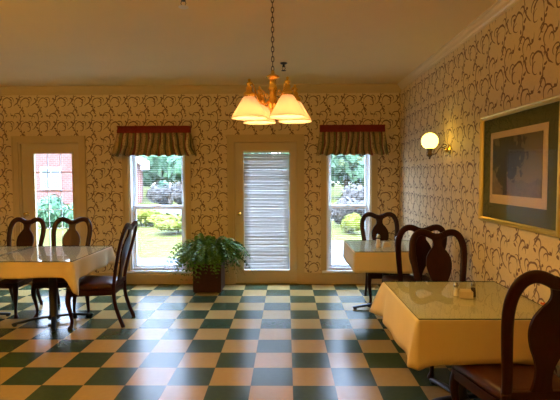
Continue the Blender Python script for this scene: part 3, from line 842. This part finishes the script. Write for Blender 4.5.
# ------------------------------------------------------------------ ceiling sprinklers
def sprinkler(label, x, y, white):
    root = thing('fire_sprinkler', label, 'sprinkler', (x, y, ZC), group='ceiling sprinklers')
    m = Matrix.Rotation(PI, 4, 'X')
    bm = bmesh.new(); lathe(bm, [(.040, -.003), (.040, .004), (.030, .012), (.014, .016)], 20, mtx=m); obj('escutcheon', bm, M['black'], root, smooth=True)
    bm = bmesh.new(); lathe(bm, [(.012, .014), (.012, .034), (.016, .036), (.016, .044), (.010, .046)], 14, mtx=m)
    for s in (-1, 1): sweep(bm, [Vector((s*.012, 0, -.044)), Vector((s*.018, 0, -.060)), Vector((s*.004, 0, -.082))], .005, .005, 6)
    obj('body', bm, M['black'], root)
    bm = bmesh.new(); lathe(bm, [(.026, .082), (.026, .085), (.006, .088)] if not white else [(.034, .082), (.034, .086), (.008, .090)], 16, mtx=m); obj('deflector', bm, M['sprink'] if white else M['black'], root)
    return root
sprinkler('black pendant fire sprinkler on the ceiling just right of the chandelier chain', -.025, 5.03, False)
sprinkler('fire sprinkler with pale deflector at the top edge of the photo', -.70, 3.14, True)

# ------------------------------------------------------------------ outdoors
ZO = -.14
struct('ground', box(-60, 60, W+T, 90, ZO-.3, ZO), M['grass'])
bm = box(-14, .2, W+T, 8.9, ZO, ZO+.02); bx(bm, .2, 12, W+T, 11.2, ZO, ZO+.02)
struct('patio', bm, M['paving'])
bm = bmesh.new(); bx(bm, -30, 30, 16.6, 22.5, ZO, ZO+.015); struct('driveway', bm, M['asphalt'])

def leafcloud(n, blobs, size, seed):
    rnd = random.Random(seed); bm = bmesh.new()
    for k in range(n):
        c, r = rnd.choice(blobs); v = Vector((rnd.gauss(0, 1), rnd.gauss(0, 1), rnd.gauss(0, 1))).normalized()
        p = Vector(c) + Vector((v.x*r[0], v.y*r[1], v.z*r[2]))*rnd.uniform(.72, 1.05)
        a = Vector((rnd.gauss(0, 1), rnd.gauss(0, 1), rnd.gauss(0, 1))).normalized(); b = v.cross(a)
        if b.length < .05: continue
        b.normalize(); a = b.cross(v).normalized(); s = size*rnd.uniform(.6, 1.4); a = (a + v*rnd.uniform(-.6, .6))
        bm.faces.new([bm.verts.new(q) for q in (p-a*s, p+b*s*.55, p+a*s, p-b*s*.55)])
    for c, r in blobs:
        bmesh.ops.create_icosphere(bm, subdivisions=2, radius=1., matrix=Matrix.Translation(c) @ Matrix.Diagonal((r[0]*.66, r[1]*.66, r[2]*.66, 1)))
    return bm
def make_tree(label, loc, s, m, seed, group):
    root = thing('tree', label, 'tree', loc, 0, group); rnd = random.Random(seed)
    blobs = [((rnd.uniform(-1.6, 1.6), rnd.uniform(-1.2, 1.2), rnd.uniform(1.6, 9.5)), (rnd.uniform(1.1, 1.9),)*2+(rnd.uniform(.9, 1.5),)) for _ in range(17)]
    obj('crown', leafcloud(5500, blobs, .26, seed), m, root)
    bm = bmesh.new(); sweep(bm, spline([(0, 0, 0), (.06, 0, 1.2), (-.05, .05, 2.6), (.05, 0, 6.6)], 3), [.34-.02*i for i in range(10)], [.34-.02*i for i in range(10)], 8); obj('trunk', bm, M['bark'], root)
    root.scale = (s, s, s); return root
GT = 'trees across the lawn'
tr1 = make_tree('leafy green tree in the left window, right of the brick house', (-8.4, 44, ZO), 1.25, M['tree_a'], 21, GT)
tr2 = make_tree('pale green tree in the right window', (4.3, 33, ZO), 1.1, M['tree_b'], 22, GT)
dup(tr1, (-15.5, 54, ZO), 1.1, 'tall green tree rising behind the brick house', GT, 1.6)
dup(tr2, (-5.2, 57, ZO), 2.0, 'far pale tree at the right side of the left window', GT, 1.7)
dup(tr1, (10.5, 46, ZO), 2.3, 'leafy dark tree behind the pale tree in the right window', GT, 1.3)
dup(tr1, (1.5, 48, ZO), 2.9, 'far dark tree at the left side of the right window', GT, 1.3)
dup(tr2, (-33, 56, ZO), 5.6, 'pale tree behind the left glazed door', GT, 1.6)
def make_shrub(label, loc, sc3, m, seed, group):
    rnd = random.Random(seed)
    blobs = [((rnd.uniform(-.5, .5), rnd.uniform(-.35, .35), rnd.uniform(.3, .75)), (rnd.uniform(.35, .5),)*2+(rnd.uniform(.28, .40),)) for _ in range(6)]
    root = thing('shrub', label, 'shrub', loc, 0, group)
    obj('foliage', leafcloud(2600, blobs, .075, seed), m, root)
    bm = bmesh.new()
    for k in range(4): sweep(bm, [(0, 0, 0), (rnd.uniform(-.3, .3), rnd.uniform(-.2, .2), .5)], .03, .03, 6, Vector((.3, 1, .2)))
    obj('stems', bm, M['bark'], root); root.scale = sc3; return root
GS = 'garden shrubs outside'
s1 = make_shrub('yellow green shrub on the lawn in the left window', (-4.9, 15.2, ZO), (1.2, 1, .7), M['shrub'], 31, GS)
dup(s1, (-3.2, 13.2, ZO), 1., 'low yellow green shrub behind the fern in the left window', GS, (1.0, .8, .6))
dup(s1, (1.78, 12.8, ZO), 2., 'bright yellow green shrub in the lower right window', GS, (.5, .5, .6))
s2 = make_shrub('grey brown brush at the right of the right window, beyond the driveway', (3.4, 19.5, ZO), (1.3, 1.2, 1.25), M['twig'], 32, GS)
dup(s2, (1.1, 22.4, ZO), 1.5, 'grey brown brush at the left of the right window, beyond the driveway', GS, (1.5, 1.2, 1.1))
dup(s2, (2.1, 15.0, ZO), .7, 'grey brown brush low in the right window, just behind the yellow green shrub', GS, (1.1, .8, .95))
dup(s2, (-6.6, 25.5, ZO), 2.5, 'dark brush beyond the driveway in the left window', GS, (1.9, 1.3, 1.35))
s3 = make_shrub('dark green round shrub beside the brick house corner', (-8.9, 32.2, ZO), (1.2, 1.1, 1.3), M['tree_a'], 33, GS)
dup(s3, (-5.6, 12.0, ZO), .6, 'green shrub low in the left glazed door', GS, (.9, .8, .95))
dup(s3, (-7.6, 14.6, ZO), 1.6, 'green shrub at the left of the glazed door view', GS, (1.0, .9, 1.05))

root = thing('hedge', 'long dark hedge closing the far side of the lawn', 'hedge', (0, 69, ZO))
rnd = random.Random(5); bl = [((x+rnd.uniform(-.6, .6), rnd.uniform(-.5, .5), rnd.uniform(1.2, 4.6)), (2.4, 1.5, rnd.uniform(1.2, 1.8))) for x in range(-42, 24, 1)]
obj('foliage', leafcloud(9000, bl, .34, 8), M['tree_b'], root)
# brick house across the lawn
HX0, HX1, HY = -19.0, -9.2, 28.0; HA = R(17)
root = thing('brick_house', 'red brick house with white gable seen through the left window and door', 'house', (-9.05-4.9*math.cos(HA), 28-4.9*math.sin(HA), ZO), HA)
hw = (HX1-HX0)/2; he = 2.6; apex = 5.6
bm = bmesh.new(); A = [bm.verts.new((x, 0, z)) for x, z in ((-hw, 0), (hw, 0), (hw, he), (0, apex), (-hw, he))]; B = [bm.verts.new((v.co.x, 9, v.co.z)) for v in A]
for i in range(5): bm.faces.new((A[i], A[(i+1) % 5], B[(i+1) % 5], B[i]))
bm.faces.new(A[::-1]); bm.faces.new(B); obj('walls', bm, M['brick'], root)
bm = bmesh.new(); sl = (apex-he)/hw
for s in (-1, 1):
    v = [(0, apex+.05), (s*(hw+.5), he+.05-.5*sl), (s*(hw+.5), he+.25-.5*sl), (0, apex+.25)]
    extrude_profile(bm, v, 1, -.5, 9.5)
obj('roof', bm, M['shingle'], root)
bm = bmesh.new()
for s in (-1, 1):
    v = [(0, apex-.22), (s*(hw+.5), he-.22-.5*sl), (s*(hw+.5), he+.27-.5*sl), (0, apex+.27)]
    extrude_profile(bm, v, 1, -.56, -.50)
    bx(bm, min(s*hw, s*(hw+.5)), max(s*hw, s*(hw+.5)), -.5, 0, he-.55, he-.30)
obj('bargeboard', bm, M['roofwhite'], root)
for wx in (-2.6, -.2, 2.4):
    bm = bmesh.new(); bx(bm, wx-.55, wx+.55, -.06, 0, .9, 2.2); wn = obj('window', bm, M['roofwhite'], root)
    bm = bmesh.new()
    for i in (0, 1):
        for j in (0, 1): bx(bm, wx-.47+i*.49, wx-.02+i*.49, -.07, -.06, .98+j*.6, 1.52+j*.6)
    obj('pane', bm, M['darkpane'], wn)

# ------------------------------------------------------------------ daylight
w = bpy.data.worlds.new('World'); sc.world = w; w.use_nodes = True
nt = w.node_tree; bg = nt.nodes['Background']
# hazy bright sky: blue white overhead, dimmer towards the horizon
g = G(nt); tc = nt.nodes.new('ShaderNodeTexCoord'); xyz = g.sep(tc.outputs['Generated'])
el = g.m('MAXIMUM', xyz[2], 0.)
nt.links.new(g.mix(g.m('POWER', el, 1.5), (.20, .215, .22), (1.35, 1.95, 3.1)), bg.inputs[0]); bg.inputs[1].default_value = 13.
l = bpy.data.lights.new('sun', 'SUN'); l.energy = 8.; l.color = (1., .90, .70); l.angle = R(.6)
o = bpy.data.objects.new('sun', l); C.objects.link(o); o.rotation_euler = (R(44), 0, R(-35))
for (x0, x1, z0, z1) in ((-3.545, -3.0, .25, 1.845), (-.6, .045, .19, 1.86), W1, W2):
    a = bpy.data.lights.new('sky_portal', 'AREA'); a.shape = 'RECTANGLE'; a.size = x1-x0; a.size_y = z1-z0; a.cycles.is_portal = True
    o = bpy.data.objects.new('sky_portal', a); C.objects.link(o); o.location = ((x0+x1)/2, W+T+.01, (z0+z1)/2); o.rotation_euler = (R(-90), 0, 0)

# ------------------------------------------------------------------ camera
fpx = 450.6; pitch, yaw, roll = .0536, -.0142, -.004
F = Vector((math.sin(yaw)*math.cos(pitch), math.cos(yaw)*math.cos(pitch), -math.sin(pitch)))
Rt = Vector((math.cos(yaw), -math.sin(yaw), 0)); U = Rt.cross(F)
R2 = Rt*math.cos(roll) + U*math.sin(roll); U2 = -Rt*math.sin(roll) + U*math.cos(roll)
cam = bpy.data.cameras.new('camera'); cam.sensor_width = 36.; cam.lens = fpx/560*36.; cam.clip_start = .05; cam.clip_end = 300
co = bpy.data.objects.new('camera', cam); C.objects.link(co)
co.matrix_world = Matrix(((R2.x, U2.x, -F.x, 0), (R2.y, U2.y, -F.y, 0), (R2.z, U2.z, -F.z, 1.5155), (0, 0, 0, 1)))
sc.camera = co
vs = sc.view_settings; sc.display_settings.display_device = 'sRGB'
vs.view_transform = 'Standard'; vs.look = 'None'; vs.gamma = 1.; vs.use_curve_mapping = False; vs.exposure = .85
sc.cycles.use_denoising = True
sc.cycles.max_bounces = 10; sc.cycles.diffuse_bounces = 5; sc.cycles.transparent_max_bounces = 24
sc.cycles.caustics_reflective = False; sc.cycles.caustics_refractive = False
